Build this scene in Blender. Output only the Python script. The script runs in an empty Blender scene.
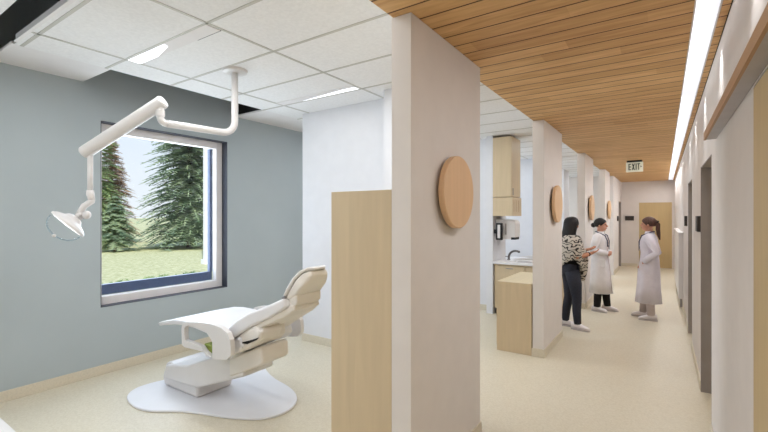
import bpy, bmesh, math, random
from mathutils import Vector, Matrix, noise
S = bpy.context.scene
C = S.collection
R = math.radians
PI = math.pi
random.seed(7)

# ------------------------------------------------------------------ materials
def lin(c):
    return tuple(((v/255)/12.92 if v/255 <= .04045 else ((v/255+.055)/1.055)**2.4) for v in c) + (1,)

class NT:
    def __init__(s, name):
        s.m = bpy.data.materials.new(name); s.m.use_nodes = True
        s.t = s.m.node_tree; s.n = s.t.nodes; s.l = s.t.links
        s.b = s.n['Principled BSDF']
    def node(s, typ, **kw):
        n = s.n.new(typ)
        for k, v in kw.items():
            if k in n.inputs: n.inputs[k].default_value = v
            else: setattr(n, k, v)
        return n
    def link(s, a, b): s.l.new(a, b)

def mat(name, rgb, rough=.6, metal=0, var=0.03, scale=6, bump=0, bscale=60, spec=.4, stretch=None, emit=None, es=1, coat=0):
    t = NT(name)
    t.b.inputs['Roughness'].default_value = rough
    t.b.inputs['Metallic'].default_value = metal
    t.b.inputs['Specular IOR Level'].default_value = spec
    t.b.inputs['Coat Weight'].default_value = coat
    tc = t.node('ShaderNodeTexCoord')
    src = tc.outputs['Object']
    if stretch:
        mp = t.node('ShaderNodeMapping'); mp.inputs['Scale'].default_value = stretch
        t.link(src, mp.inputs['Vector']); src = mp.outputs['Vector']
    nz = t.node('ShaderNodeTexNoise'); nz.inputs['Scale'].default_value = scale; nz.inputs['Detail'].default_value = 4
    t.link(src, nz.inputs['Vector'])
    cr = t.node('ShaderNodeValToRGB')
    base = lin(rgb)
    cr.color_ramp.elements[0].color = tuple(max(0, c*(1-var*2)) for c in base[:3]) + (1,)
    cr.color_ramp.elements[1].color = tuple(min(1, c*(1+var*2)) for c in base[:3]) + (1,)
    cr.color_ramp.elements[0].position = .3; cr.color_ramp.elements[1].position = .7
    t.link(nz.outputs['Fac'], cr.inputs['Fac']); t.link(cr.outputs['Color'], t.b.inputs['Base Color'])
    if bump:
        n2 = t.node('ShaderNodeTexNoise'); n2.inputs['Scale'].default_value = bscale; n2.inputs['Detail'].default_value = 3
        t.link(src, n2.inputs['Vector'])
        bp = t.node('ShaderNodeBump'); bp.inputs['Strength'].default_value = bump; bp.inputs['Distance'].default_value = .01
        t.link(n2.outputs['Fac'], bp.inputs['Height']); t.link(bp.outputs['Normal'], t.b.inputs['Normal'])
    if emit:
        t.b.inputs['Emission Color'].default_value = lin(emit); t.b.inputs['Emission Strength'].default_value = es
    return t.m

def wood(name, rgb, grain_axis, var=.16):
    # fine straight grain; long direction = grain_axis
    t = NT(name)
    t.b.inputs['Roughness'].default_value = .5; t.b.inputs['Specular IOR Level'].default_value = .3
    tc = t.node('ShaderNodeTexCoord'); mp = t.node('ShaderNodeMapping')
    sc = [9, 9, 9]; sc['xyz'.index(grain_axis)] = .7
    mp.inputs['Scale'].default_value = sc
    t.link(tc.outputs['Object'], mp.inputs['Vector'])
    nz = t.node('ShaderNodeTexNoise'); nz.inputs['Scale'].default_value = 2.2; nz.inputs['Detail'].default_value = 6; nz.inputs['Distortion'].default_value = .6
    t.link(mp.outputs['Vector'], nz.inputs['Vector'])
    cr = t.node('ShaderNodeValToRGB'); b = lin(rgb)
    cr.color_ramp.elements[0].color = tuple(c*(1-var) for c in b[:3]) + (1,)
    cr.color_ramp.elements[1].color = tuple(min(1, c*(1+var*.6)) for c in b[:3]) + (1,)
    cr.color_ramp.elements[0].position = .3; cr.color_ramp.elements[1].position = .72
    t.link(nz.outputs['Fac'], cr.inputs['Fac']); t.link(cr.outputs['Color'], t.b.inputs['Base Color'])
    return t.m

def plank_mat():
    t = NT('cedar_planks')
    t.b.inputs['Roughness'].default_value = .55; t.b.inputs['Specular IOR Level'].default_value = .3
    tc = t.node('ShaderNodeTexCoord'); sp = t.node('ShaderNodeSeparateXYZ')
    t.link(tc.outputs['Object'], sp.inputs[0])
    def mth(op, a, b=None):
        n = t.node('ShaderNodeMath', operation=op)
        for i, v in enumerate((a, b)):
            if v is None: continue
            if isinstance(v, (int, float)): n.inputs[i].default_value = v
            else: t.link(v, n.inputs[i])
        return n.outputs[0]
    q = mth('DIVIDE', mth('ADD', sp.outputs['Y'], 100*.157+.113), .157)
    fr = mth('FRACT', q); idx = mth('FLOOR', q)
    # boards broken along their length
    wn0 = t.node('ShaderNodeTexWhiteNoise', noise_dimensions='1D'); t.link(idx, wn0.inputs['W'])
    xs = mth('FLOOR', mth('ADD', mth('DIVIDE', sp.outputs['X'], 1.4), mth('MULTIPLY', wn0.outputs['Value'], 7)))
    wn = t.node('ShaderNodeTexWhiteNoise', noise_dimensions='2D')
    cb = t.node('ShaderNodeCombineXYZ'); t.link(idx, cb.inputs[0]); t.link(xs, cb.inputs[1]); t.link(cb.outputs[0], wn.inputs['Vector'])
    mp = t.node('ShaderNodeMapping'); mp.inputs['Scale'].default_value = (1.3, 12, 1)
    t.link(tc.outputs['Object'], mp.inputs['Vector'])
    nz = t.node('ShaderNodeTexNoise'); nz.inputs['Scale'].default_value = 2; nz.inputs['Detail'].default_value = 6; nz.inputs['Distortion'].default_value = .8
    t.link(mp.outputs['Vector'], nz.inputs['Vector'])
    v = mth('ADD', mth('MULTIPLY', nz.outputs['Fac'], .8), mth('MULTIPLY', wn.outputs['Value'], .2))
    cr = t.node('ShaderNodeValToRGB'); e = cr.color_ramp.elements
    e[0].position = .2; e[0].color = lin((182, 134, 82)); e[1].position = .8; e[1].color = lin((234, 194, 138))
    t.link(v, cr.inputs['Fac'])
    g = mth('LESS_THAN', fr, .075)
    mx = t.node('ShaderNodeMix', data_type='RGBA'); t.link(g, mx.inputs['Factor'])
    t.link(cr.outputs['Color'], mx.inputs['A']); mx.inputs['B'].default_value = lin((84, 50, 26))
    t.link(mx.outputs['Result'], t.b.inputs['Base Color'])
    bp = t.node('ShaderNodeBump'); bp.inputs['Strength'].default_value = .6; bp.inputs['Distance'].default_value = .006; bp.invert = True
    t.link(g, bp.inputs['Height']); t.link(bp.outputs['Normal'], t.b.inputs['Normal'])
    return t.m

def floor_mat():
    t = NT('speckled_vinyl')
    t.b.inputs['Roughness'].default_value = .42; t.b.inputs['Specular IOR Level'].default_value = .35
    tc = t.node('ShaderNodeTexCoord')
    vo = t.node('ShaderNodeTexVoronoi'); vo.inputs['Scale'].default_value = 85
    t.link(tc.outputs['Object'], vo.inputs['Vector'])
    cr = t.node('ShaderNodeValToRGB'); e = cr.color_ramp.elements
    e[0].position = .0; e[0].color = lin((207, 198, 177)); e[1].position = 1; e[1].color = lin((217, 209, 190))
    sp = t.node('ShaderNodeSeparateColor'); t.link(vo.outputs['Color'], sp.inputs[0]); t.link(sp.outputs[0], cr.inputs['Fac'])
    t.link(cr.outputs['Color'], t.b.inputs['Base Color'])
    return t.m

def lawn_mat():
    t = NT('lawn')
    t.b.inputs['Roughness'].default_value = .9; t.b.inputs['Specular IOR Level'].default_value = .1
    tc = t.node('ShaderNodeTexCoord')
    n1 = t.node('ShaderNodeTexNoise'); n1.inputs['Scale'].default_value = 6; n1.inputs['Detail'].default_value = 8; n1.inputs['Roughness'].default_value = .75
    t.link(tc.outputs['Object'], n1.inputs['Vector'])
    cr = t.node('ShaderNodeValToRGB'); e = cr.color_ramp.elements
    e[0].position = .35; e[0].color = lin((168, 168, 122)); e[1].position = .62; e[1].color = lin((216, 212, 172))
    t.link(n1.outputs['Fac'], cr.inputs['Fac']); t.link(cr.outputs['Color'], t.b.inputs['Base Color'])
    return t.m

def emis(name, rgb, s):
    t = NT(name); t.b.inputs['Base Color'].default_value = (.8, .8, .8, 1)
    t.b.inputs['Emission Color'].default_value = lin(rgb); t.b.inputs['Emission Strength'].default_value = s
    return t.m

def glass_mat(name, alpha=.12, tint=(225, 235, 240)):
    t = NT(name)
    tr = t.node('ShaderNodeBsdfTransparent'); gl = t.node('ShaderNodeBsdfGlossy'); gl.inputs['Roughness'].default_value = .12
    tr.inputs['Color'].default_value = lin(tint)
    mx = t.node('ShaderNodeMixShader'); mx.inputs[0].default_value = alpha
    t.link(tr.outputs[0], mx.inputs[1]); t.link(gl.outputs[0], mx.inputs[2])
    t.link(mx.outputs[0], t.n['Material Output'].inputs['Surface'])
    return t.m

def shawl_mat():
    t = NT('patterned_knit'); t.b.inputs['Roughness'].default_value = .9
    tc = t.node('ShaderNodeTexCoord')
    wv = t.node('ShaderNodeTexWave'); wv.inputs['Scale'].default_value = 5.5; wv.inputs['Distortion'].default_value = 9; wv.inputs['Detail'].default_value = 1; wv.inputs['Detail Scale'].default_value = 2.2
    wv.bands_direction = 'Z'
    t.link(tc.outputs['Object'], wv.inputs['Vector'])
    cr = t.node('ShaderNodeValToRGB'); e = cr.color_ramp.elements; cr.color_ramp.interpolation = 'CONSTANT'
    e[0].position = 0; e[0].color = lin((48, 44, 43)); e[1].position = .27; e[1].color = lin((196, 188, 176))
    t.link(wv.outputs['Fac'], cr.inputs['Fac']); t.link(cr.outputs['Color'], t.b.inputs['Base Color'])
    return t.m

M = dict(
    paint=mat('warm_white_paint', (223, 217, 213), .8, var=.01),
    part=mat('white_paint', (222, 222, 226), .8, var=.01),
    blue=mat('grey_blue_paint', (174, 184, 188), .75, var=.012, scale=2),
    tile=mat('acoustic_tile', (236, 235, 235), .95, var=.02, scale=40, bump=.25, bscale=70, stretch=(1, 1, 1)),
    grid=mat('grid_rail', (196, 193, 186), .5, var=.01),
    gyps=mat('gypsum_soffit', (232, 229, 229), .9, var=.01),
    black=mat('dark_plenum', (26, 23, 21), .9),
    planks=plank_mat(), floor=floor_mat(), lawn=lawn_mat(),
    base=mat('cove_base', (212, 203, 184), .6, var=.03, scale=60),
    ply=wood('birch_ply', (206, 187, 156), 'z', .06), plyy=wood('birch_ply_top', (216, 200, 166), 'y', .05),
    disc=wood('oak_disc', (224, 188, 150), 'z', .05),
    doorw=wood('maple_door', (196, 172, 128), 'z', .05),
    frame=mat('window_white', (232, 229, 229), .4, var=.01), navy=mat('navy_metal', (80, 93, 124), .45), dark=mat('dark_reveal', (52, 55, 66), .6),
    glass=glass_mat('window_glass', .015, (250,252,253)), clear=glass_mat('clear_shield', .14),
    white=mat('white_enamel', (220, 217, 216), .3, var=.008, spec=.5), cream=mat('cream_plastic', (230, 225, 218), .45, var=.01),
    vinyl=mat('white_vinyl', (228, 228, 232), .45, var=.008), green=mat('olive_green', (138, 152, 74), .6),
    steel=mat('brushed_steel', (150, 148, 150), .35, metal=.6), jamb=mat('grey_door_frame', (150, 144, 142), .5),
    blackp=mat('black_plastic', (20, 20, 22), .4), sign=mat('dark_sign', (52, 46, 44), .5), signl=mat('sign_letters', (120, 112, 108), .5),
    trackw=wood('valance_wood', (176, 140, 108), 'y', .08), alu=mat('brushed_aluminium', (178, 174, 176), .45, metal=.2),
    ledge=mat('white_solid_surface', (232, 231, 232), .3), faucet=mat('dark_chrome', (120, 116, 112), .35, metal=.5),
    exitw=mat('exit_face', (214, 214, 200), .5, emit=(220, 220, 200), es=.25), exitg=mat('exit_letters', (38, 52, 40), .6),
    skin=mat('skin', (206, 152, 128), .55, var=.02), skin2=mat('skin_tan', (186, 132, 104), .55, var=.02),
    lips=mat('lips', (160, 84, 80), .5), eye=mat('eye_dark', (40, 30, 28), .3),
    hairb=mat('black_hair', (24, 20, 21), .5, var=.3, scale=25, stretch=(4, 4, .6), bump=.5), hairn=mat('brown_hair', (84, 56, 46), .5, var=.25, scale=25, stretch=(4, 4, .6), bump=.5),
    coat=mat('lab_coat', (226, 220, 230), .85, var=.02, scale=14), coat2=mat('lab_coat_b', (234, 230, 232), .85, var=.02, scale=14),
    scrub=mat('pale_scrubs', (196, 182, 180), .85), pants=mat('black_trousers', (24, 23, 25), .85), jeans=mat('dark_jeans', (44, 46, 57), .85, var=.06, scale=40),
    shoe=mat('white_leather', (236, 230, 232), .5), sole=mat('shoe_sole', (190, 182, 182), .6), shawl=shawl_mat(), blackt=mat('black_knit', (24, 23, 24), .9),
    steth=mat('blue_tube', (48, 60, 92), .4), needles=None,
    bark=mat('bark', (92, 72, 56), .9, var=.2), post=mat('white_post', (236, 236, 238), .5),
)
def needle(name, a, b):
    t = NT(name); t.b.inputs['Roughness'].default_value = .8; t.b.inputs['Specular IOR Level'].default_value = .15
    tc = t.node('ShaderNodeTexCoord'); n = t.node('ShaderNodeTexNoise'); n.inputs['Scale'].default_value = 1.7; n.inputs['Detail'].default_value = 5
    t.link(tc.outputs['Object'], n.inputs['Vector']); cr = t.node('ShaderNodeValToRGB'); e = cr.color_ramp.elements
    e[0].position = .35; e[0].color = lin(a); e[1].position = .65; e[1].color = lin(b)
    t.link(n.outputs['Fac'], cr.inputs['Fac']); t.link(cr.outputs['Color'], t.b.inputs['Base Color'])
    tl = t.node('ShaderNodeBsdfTranslucent'); t.link(cr.outputs['Color'], tl.inputs['Color'])
    mx = t.node('ShaderNodeMixShader'); mx.inputs[0].default_value = .45
    t.link(t.b.outputs[0], mx.inputs[1]); t.link(tl.outputs[0], mx.inputs[2]); t.link(mx.outputs[0], t.n['Material Output'].inputs['Surface'])
    return t.m
M['n1'] = needle('spruce_green', (136, 160, 118), (200, 214, 156)); M['n2'] = needle('spruce_blue', (140, 164, 142), (206, 218, 182)); M['n3'] = needle('leaf_russet', (176, 150, 124), (222, 196, 168))

# ------------------------------------------------------------------ mesh builder
class MB:
    def __init__(s): s.v = []; s.f = []
    def add(s, v, f):
        k = len(s.v); s.v += [tuple(p) for p in v]; s.f += [tuple(i+k for i in q) for q in f]; return s
    def box(s, x0, x1, y0, y1, z0, z1):
        return s.add([(x0,y0,z0),(x1,y0,z0),(x1,y1,z0),(x0,y1,z0),(x0,y0,z1),(x1,y0,z1),(x1,y1,z1),(x0,y1,z1)],
                     [(0,3,2,1),(4,5,6,7),(0,1,5,4),(1,2,6,5),(2,3,7,6),(3,0,4,7)])
    def prism(s, poly, axis, a0, a1):
        # poly 2D in the other two axes (x,z for y; x,y for z; y,z for x)
        def P(p, a): return {'y': (p[0], a, p[1]), 'z': (p[0], p[1], a), 'x': (a, p[0], p[1])}[axis]
        n = len(poly)
        v = [P(p, a0) for p in poly] + [P(p, a1) for p in poly]
        f = [tuple(range(n)), tuple(range(2*n-1, n-1, -1))] + [(i, i+n, (i+1) % n + n, (i+1) % n) for i in range(n)]
        return s.add(v, f)
    def tube(s, pts, rad, n=14, flat=1, cap=True, up=None):
        pts = [Vector(p) for p in pts]
        if isinstance(rad, (int, float)): rad = [rad]*len(pts)
        rings = []; prev = None
        for i, p in enumerate(pts):
            t = (pts[min(i+1, len(pts)-1)] - pts[max(i-1, 0)]).normalized()
            if prev is None:
                a = Vector(up) if up else (Vector((0, 0, 1)) if abs(t.z) < .9 else Vector((1, 0, 0)))
                u = (a - t*a.dot(t)).normalized()
            else: u = (prev - t*prev.dot(t)).normalized()
            prev = u; w = t.cross(u)
            rings.append([p + (u*math.cos(2*PI*k/n) + w*math.sin(2*PI*k/n)*flat)*rad[i] for k in range(n)])
        v = [q for r in rings for q in r]
        f = [(i*n+k, i*n+(k+1) % n, (i+1)*n+(k+1) % n, (i+1)*n+k) for i in range(len(rings)-1) for k in range(n)]
        if cap: f += [tuple(range(n-1, -1, -1)), tuple((len(rings)-1)*n+k for k in range(n))]
        return s.add(v, f)
    def loft(s, rings, n=24, cap=True, jit=0, freq=8):
        # rings: (cx, cy, z, rx, ry[, wave])
        v = []
        for r in rings:
            cx, cy, z, rx, ry = r[:5]; wv = r[5] if len(r) > 5 else 0
            for k in range(n):
                a = 2*PI*k/n; m = 1 + wv*math.sin(a*freq+cx*9)
                v.append((cx+math.cos(a)*rx*m, cy+math.sin(a)*ry*m, z + (jit*noise.noise((math.cos(a)*3, math.sin(a)*3, z*5)) if jit else 0)))
        f = [(i*n+k, i*n+(k+1) % n, (i+1)*n+(k+1) % n, (i+1)*n+k) for i in range(len(rings)-1) for k in range(n)]
        if cap: f += [tuple(range(n-1, -1, -1)), tuple((len(rings)-1)*n+k for k in range(n))]
        return s.add(v, f)
    def ell(s, c, r, n=18, m=12, rot=None):
        v = []; f = []
        for j in range(m+1):
            th = PI*j/m
            for k in range(n):
                a = 2*PI*k/n
                p = Vector((math.sin(th)*math.cos(a)*r[0], math.sin(th)*math.sin(a)*r[1], math.cos(th)*r[2]))
                if rot: p = rot @ p
                v.append(Vector(c)+p)
        for j in range(m):
            for k in range(n):
                f.append((j*n+k, (j+1)*n+k, (j+1)*n+(k+1) % n, j*n+(k+1) % n))
        return s.add(v, f)
    def lathe(s, prof, c, axis=(0, 0, 1), n=32):
        ax = Vector(axis).normalized(); q = Vector((0, 0, 1)).rotation_difference(ax)
        v = []
        for r, h in prof:
            for k in range(n):
                a = 2*PI*k/n
                v.append(Vector(c) + q @ Vector((math.cos(a)*r, math.sin(a)*r, h)))
        f = [(i*n+k, i*n+(k+1) % n, (i+1)*n+(k+1) % n, (i+1)*n+k) for i in range(len(prof)-1) for k in range(n)]
        f += [tuple(range(n-1, -1, -1)), tuple((len(prof)-1)*n+k for k in range(n))]
        return s.add(v, f)

def build(name, mb, m, parent=None, smooth=False, bevel=0, world=True, label=None, seg=2, recalc=True):
    off = Vector((0, 0, 0))
    if parent is not None and world:
        q = parent
        while q is not None: off += q.location; q = q.parent
    me = bpy.data.meshes.new(name)
    me.from_pydata([tuple(Vector(p)-off) for p in mb.v], [], mb.f); me.validate()
    if recalc:
        b = bmesh.new(); b.from_mesh(me); bmesh.ops.remove_doubles(b, verts=b.verts, dist=1e-6); bmesh.ops.recalc_face_normals(b, faces=b.faces); b.to_mesh(me); b.free()
    me.materials.append(m)
    if smooth:
        for p in me.polygons: p.use_smooth = True
    o = bpy.data.objects.new(name, me); C.objects.link(o)
    if parent is not None: o.parent = parent
    if bevel:
        md = o.modifiers.new('bevel', 'BEVEL'); md.width = bevel; md.segments = seg; md.limit_method = 'ANGLE'; md.angle_limit = R(40)
        md.harden_normals = False
    if label: o['label'] = label
    return o

def centre(o):
    # move a top-level mesh's origin to the middle of its base
    me = o.data
    xs = [v.co for v in me.vertices]
    c = Vector(((min(v.x for v in xs)+max(v.x for v in xs))/2, (min(v.y for v in xs)+max(v.y for v in xs))/2, min(v.z for v in xs)))
    me.transform(Matrix.Translation(-c)); o.location = c
    return o

def struct(name, mb, m, **k):
    o = build(name, mb, m, **k); o['kind'] = 'structure'; return o
def tag(o, label, cat, group=None):
    o['label'] = label; o['category'] = cat
    if group: o['group'] = group
    return o
def thing(name, label, cat, loc, group=None, rz=0):
    o = bpy.data.objects.new(name, None); C.objects.link(o); o.location = loc; o.rotation_euler = (0, 0, rz); o.empty_display_size = .1
    return tag(o, label, cat, group)
def dup(root, loc, label, group=None):
    def cp(o, par):
        c = o.copy(); C.objects.link(c); c.parent = par
        for ch in [x for x in src if x.parent == o]: cp(ch, c)
        return c
    src = list(bpy.data.objects)
    c = cp(root, None); c.location = loc; c['label'] = label
    if group: c['group'] = group
    return c

H = 1.68       # eye height
ZW = 2.82      # wood ceiling
ZA = 3.06      # acoustic ceiling
XW = -4.93     # blue wall
XP = -1.165    # pillar face
XR = .307       # right wall
YE = 16.0
Y0 = -4.0
PER = 3.1

# ------------------------------------------------------------------ shell
struct('floor', MB().box(-5.2, 1.4, Y0-.2, YE+.2, -.15, 0), M['floor'])
struct('ground', MB().box(-400, -5.2, -300, 400, -.5, -.3), M['lawn'])

# blue wall with window openings
wins = [(1.93+PER*k, 3.46+PER*k) for k in range(-1, 5)]
mb = MB(); y = Y0
Z0w, Z1w = .71, 2.69
for a, b in wins:
    mb.box(-5.2, XW, y, a, 0, 3.8); mb.box(-5.2, XW, a, b, 0, Z0w); mb.box(-5.2, XW, a, b, Z1w, 3.8); y = b
mb.box(-5.2, XW, y, YE, 0, 3.8)
struct('wall_window_side', mb, M['blue'])
mb = MB()
mb.box(XW, XW+.012, Y0, YE, 0, .1)
struct('baseboard_window_side', mb, M['base'], bevel=.004)

def window(k, a, b):
    fr = MB(); x0, x1 = -5.13, -5.04; w = .095
    wl = .055; fr.box(x0, x1, a, a+wl, Z0w, Z1w); fr.box(x0, x1, b-w, b, Z0w, Z1w)
    fr.box(x0, x1, a+wl, b-w, Z0w, Z0w+w); fr.box(x0, x1, a+wl, b-w, Z1w-w, Z1w)
    o = struct('window_%d' % k, fr, M['frame'], bevel=.006)
    rv = MB(); t = .006
    rv.box(-5.04, XW+.002, b-t, b, Z0w, Z1w); rv.box(-5.04, XW+.002, a, a+t, Z0w, Z1w)
    rv.box(-5.04, XW+.002, a+t, b-t, Z1w-t, Z1w); rv.box(-5.04, XW+.002, a+t, b-t, Z0w, Z0w+t)
    build('reveal_lining', rv, M['dark'], o)
    sh = MB(); sh.box(-5.19, -5.135, a+wl, b-w, Z0w+w, Z0w+w+.115); sh.box(-5.19, -5.135, b-w-.035, b-w+.01, Z0w+w+.115, Z1w-w)
    build('sash', sh, M['navy'], o, bevel=.004)
    build('window_pane', MB().box(-5.105, -5.099, a+wl-.005, b-w+.005, Z0w+w-.005, Z1w-w+.005), M['glass'], o)
for k, (a, b) in enumerate(wins): window(k+1, a, b)

# other outer walls, roof
def rwall():
    mb = MB(); x1 = XR+.14
    ops = [(-.3, 2.227, 2.21), (4.0, 4.97, 2.15), (6.55, 7.36, 2.15)]
    y = Y0
    for a, b, z in ops:
        mb.box(XR, x1, y, a, 0, 3.8); mb.box(XR, x1, a, b, z, 3.8); y = b
    mb.box(XR, x1, y, YE, 0, 3.8)
    return mb
struct('wall_right', rwall(), M['paint'])
for i, (a, b, z) in enumerate([(4.0, 4.97, 2.15), (6.55, 7.36, 2.15)]):
    jb = MB(); t = .012
    jb.box(XR-.008, XR+.14, b-t, b+.0, 0, z); jb.box(XR-.0, XR+.14, a, a+t, 0, z); jb.box(XR-.004, XR+.14, a+t, b-t, z-t, z)
    o = struct('door_%d' % (i+1), jb, M['jamb'])
    lf = build('door_leaf', MB().box(XR+.085, XR+.125, a+t+.002, b-t-.002, .01, z-t-.002), M['doorw'], o, bevel=.002)
    hd = MB().tube([(XR+.085, a+.09, 1.0), (XR+.045, a+.09, 1.0), (XR+.045, a+.2, 1.0)], .009, 10)
    build('door_handle', hd, M['steel'], lf, smooth=True)
struct('wall_outer_right', MB().box(1.2, 1.4, Y0, YE, 0, 3.8), M['paint'])
struct('wall_back', MB().box(-5.2, 1.4, Y0-.2, Y0, 0, 3.8), M['paint'])
# end wall
struct('wall_end', MB().box(-5.2, 1.4, YE, YE+.2, 0, 3.8), M['paint'])
o = struct('door_3', MB().box(-.70, -.657, YE-.02, YE, 0, 2.16).box(.237, .27, YE-.02, YE, 0, 2.16).box(-.657, .237, YE-.02, YE, 2.12, 2.16), M['paint'], bevel=.002)
lf = build('door_leaf', MB().box(-.655, .235, YE-.016, YE, .008, 2.118), M['doorw'], o, bevel=.002)
hd = MB().tube([(-.58, YE-.016, 1.0), (-.58, YE-.06, 1.0), (-.47, YE-.06, 1.0)], .009, 10)
build('door_handle', hd, M['steel'], lf, smooth=True)
struct('baseboard_end', MB().box(-1.165, -.70, YE-.012, YE, 0, .1), M['base'])
# corridor left end wall with a door
mb = MB(); x0 = XP-.12
mb.box(x0, XP, 13.35, 15.0, 0, ZW).box(x0, XP, 15.0, 15.85, 2.15, ZW).box(x0, XP, 15.85, YE, 0, ZW)
struct('wall_left', mb, M['paint'])
o = struct('door_4', MB().box(x0, XP+.006, 15.84, 15.855, 0, 2.15).box(x0, XP+.006, 14.995, 15.01, 0, 2.15).box(x0, XP+.006, 15.01, 15.84, 2.135, 2.15), M['jamb'])
build('door_leaf', MB().box(x0, x0+.04, 15.012, 15.838, .01, 2.133), M['doorw'], o)
struct('baseboard_left', MB().box(XP, XP+.012, 13.35, 14.99, 0, .1), M['base'])

# right wall baseboards
struct('baseboard_right', MB().box(XR-.012, XR, 2.24, 3.99, 0, .1).box(XR-.012, XR, 4.98, 6.54, 0, .1).box(XR-.012, XR, 7.37, YE, 0, .1), M['base'], bevel=.004)

# pillars (corridor piers)
for k in range(-1, 4):
    y0 = 1.99+PER*k
    L = 1.05
    struct('wall_pier_%d' % (k+2), MB().box(XP-.13, XP, y0, y0+L, 0, ZW-.001).box(XP-.13, XP-.12, y0, y0+L, ZW-.001, ZA-.001), M['paint'], bevel=.002)
    b = MB().box(XP-.14, XP+.01, y0-.01, y0, 0, .1).box(XP, XP+.01, y0, y0+L, 0, .1).box(XP-.14, XP+.01, y0+L, y0+L+.01, 0, .1)
    struct('baseboard_pier_%d' % (k+2), b, M['base'], bevel=.003)

# partitions between the bays
for k in range(0, 4):
    y = 4.0+PER*k
    struct('wall_partition_%d' % (k+1), MB().box(-4.04, -2.53, y, y+.12, 0, ZA-.001), M['part'])
    struct('wall_return_%d' % (k+1), MB().box(-2.53, -2.42, y-.27+(.07 if k == 1 else 0), y+.5, 0, ZA-.001), M['part'])
    struct('baseboard_partition_%d' % (k+1), MB().box(-4.05, -2.53, y-.01, y, 0, .1).box(-4.05, -4.04, y, y+.13, 0, .1), M['base'], bevel=.003)
    struct('baseboard_return_%d' % (k+1), MB().box(-2.42, -2.41, y-.2, y+.5, 0, .1), M['base'], bevel=.003) if k != 1 else None

# ------------------------------------------------------------------ ceilings
LX0, LX1 = .14, .263
struct('ceiling_wood', MB().box(XP-.12, LX0, Y0, YE, ZW, ZW+.02).box(LX1, XR, Y0, YE, ZW, ZW+.02).box(XP-.12, XP-.105, Y0, YE, ZW+.02, ZA+.04), M['planks'])
struct('trim_1', MB().box(XR-.004, XR, Y0, YE, ZW-.003, ZW), M['black'])
# acoustic cloud
XA0 = -4.31; XA1 = XP-.12
struct('ceiling_acoustic', MB().box(XA0, XA1, 1.075, YE, ZA, ZA+.02), M['tile'])
gr = MB(); rw = .012; zt = ZA-.004
yy = 1.12
ys = []
while yy < YE: ys.append(yy); yy += .61
for yv in ys: gr.box(XA0, XA1, yv-rw, yv+rw, zt, ZA)
for xv in (-3.92, -2.70, -1.48): gr.box(xv-rw, xv+rw, 1.075, YE, zt, ZA)
struct('ceiling_grid', gr, M['grid'])
struct('trim_2', MB().box(-4.23, XA1, 1.062, 1.075, ZA, ZA+.055).box(-4.23, XA1, 1.05, 1.075, ZA-.004, ZA), M['gyps'])
# gypsum along the window wall with light pockets over each window
g = MB(); y = 1.055
for k in range(0, 5):
    a = 1.77+PER*k; b = min(3.58+PER*k, YE)
    g.box(XW, XA0, y, a, ZA, ZA+.02)
    y = b
g.box(XW, XA0, y, YE, ZA, ZA+.02)
struct('ceiling_gypsum', g, M['gyps'])
struct('ceiling_rear', MB().box(XW, XA1, Y0, .865, ZA, ZA+.02), M['tile'])
# dark plenum sides over each pocket and the roof slab
pl = MB()
for k in range(0, 5):
    a = 1.77+PER*k; b = 3.58+PER*k
    if b > YE: break
    pl.box(XW, XA0, b, b+.02, ZA+.02, 3.8)
    pl.box(XA0, XA0+.02, a, b, ZA+.02, 3.8)
pl.box(XW, XA1, .845, .865, ZA+.02, 3.8)
struct('ceiling_plenum', pl, M['black'])
struct('roof', MB().box(-5.2, 1.4, Y0-.2, YE+.2, 3.8, 3.95), M['black'])
struct('trim_3', MB().box(XW, XW+.01, .865, 1.055, ZA+.03, 3.8), M['black'])

# ------------------------------------------------------------------ lamps
def area(name, loc, sx, sy, power, col=(1, 1, 1), rot=(0, 0, 0), spread=None):
    l = bpy.data.lights.new(name, 'AREA'); l.shape = 'RECTANGLE'; l.size = sx; l.size_y = sy; l.energy = power; l.color = col
    if spread: l.spread = spread
    o = bpy.data.objects.new(name, l); C.objects.link(o); o.location = loc; o.rotation_euler = rot
    return o
M['slot'] = emis('slot_lens', (232, 238, 255), .6); M['lens'] = emis('troffer_lens', (240, 245, 255), 1.2)
cl = thing('linear_light', 'long continuous white linear light recessed along the corridor ceiling', 'ceiling light', (.2025, 6, ZW))
build('housing', MB().box(LX0, LX0+.008, Y0, YE-.05, ZW-.003, ZW+.06).box(LX1-.008, LX1, Y0, YE-.05, ZW-.003, ZW+.06).box(LX0, LX1, Y0, YE-.05, ZW+.06, ZW+.065), M['white'], cl)
build('diffuser', MB().box(LX0+.008, LX1-.008, Y0, YE-.05, ZW+.012, ZW+.02), M['slot'], cl)
for i in range(7):
    area('corridor_light', (.17, -2+i*2.7, ZW-.005), .06, 2.4, 7.5 if i < 3 else (13 if i < 5 else 24), (.98, .985, 1), rot=(0, R(36 if i < 5 else 25), 0), spread=R(130 if i < 5 else 165))
for i in range(13):
    l = bpy.data.lights.new('wall_wash', 'SPOT'); l.energy = 9; l.spot_size = R(64); l.spot_blend = 1; l.shadow_soft_size = .05; l.color = (.97, .98, 1)
    o = bpy.data.objects.new('wall_wash', l); C.objects.link(o); o.location = (.215, -.29+1.22*i, ZW-.012); o.rotation_euler = (0, R(-16), 0)

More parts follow.
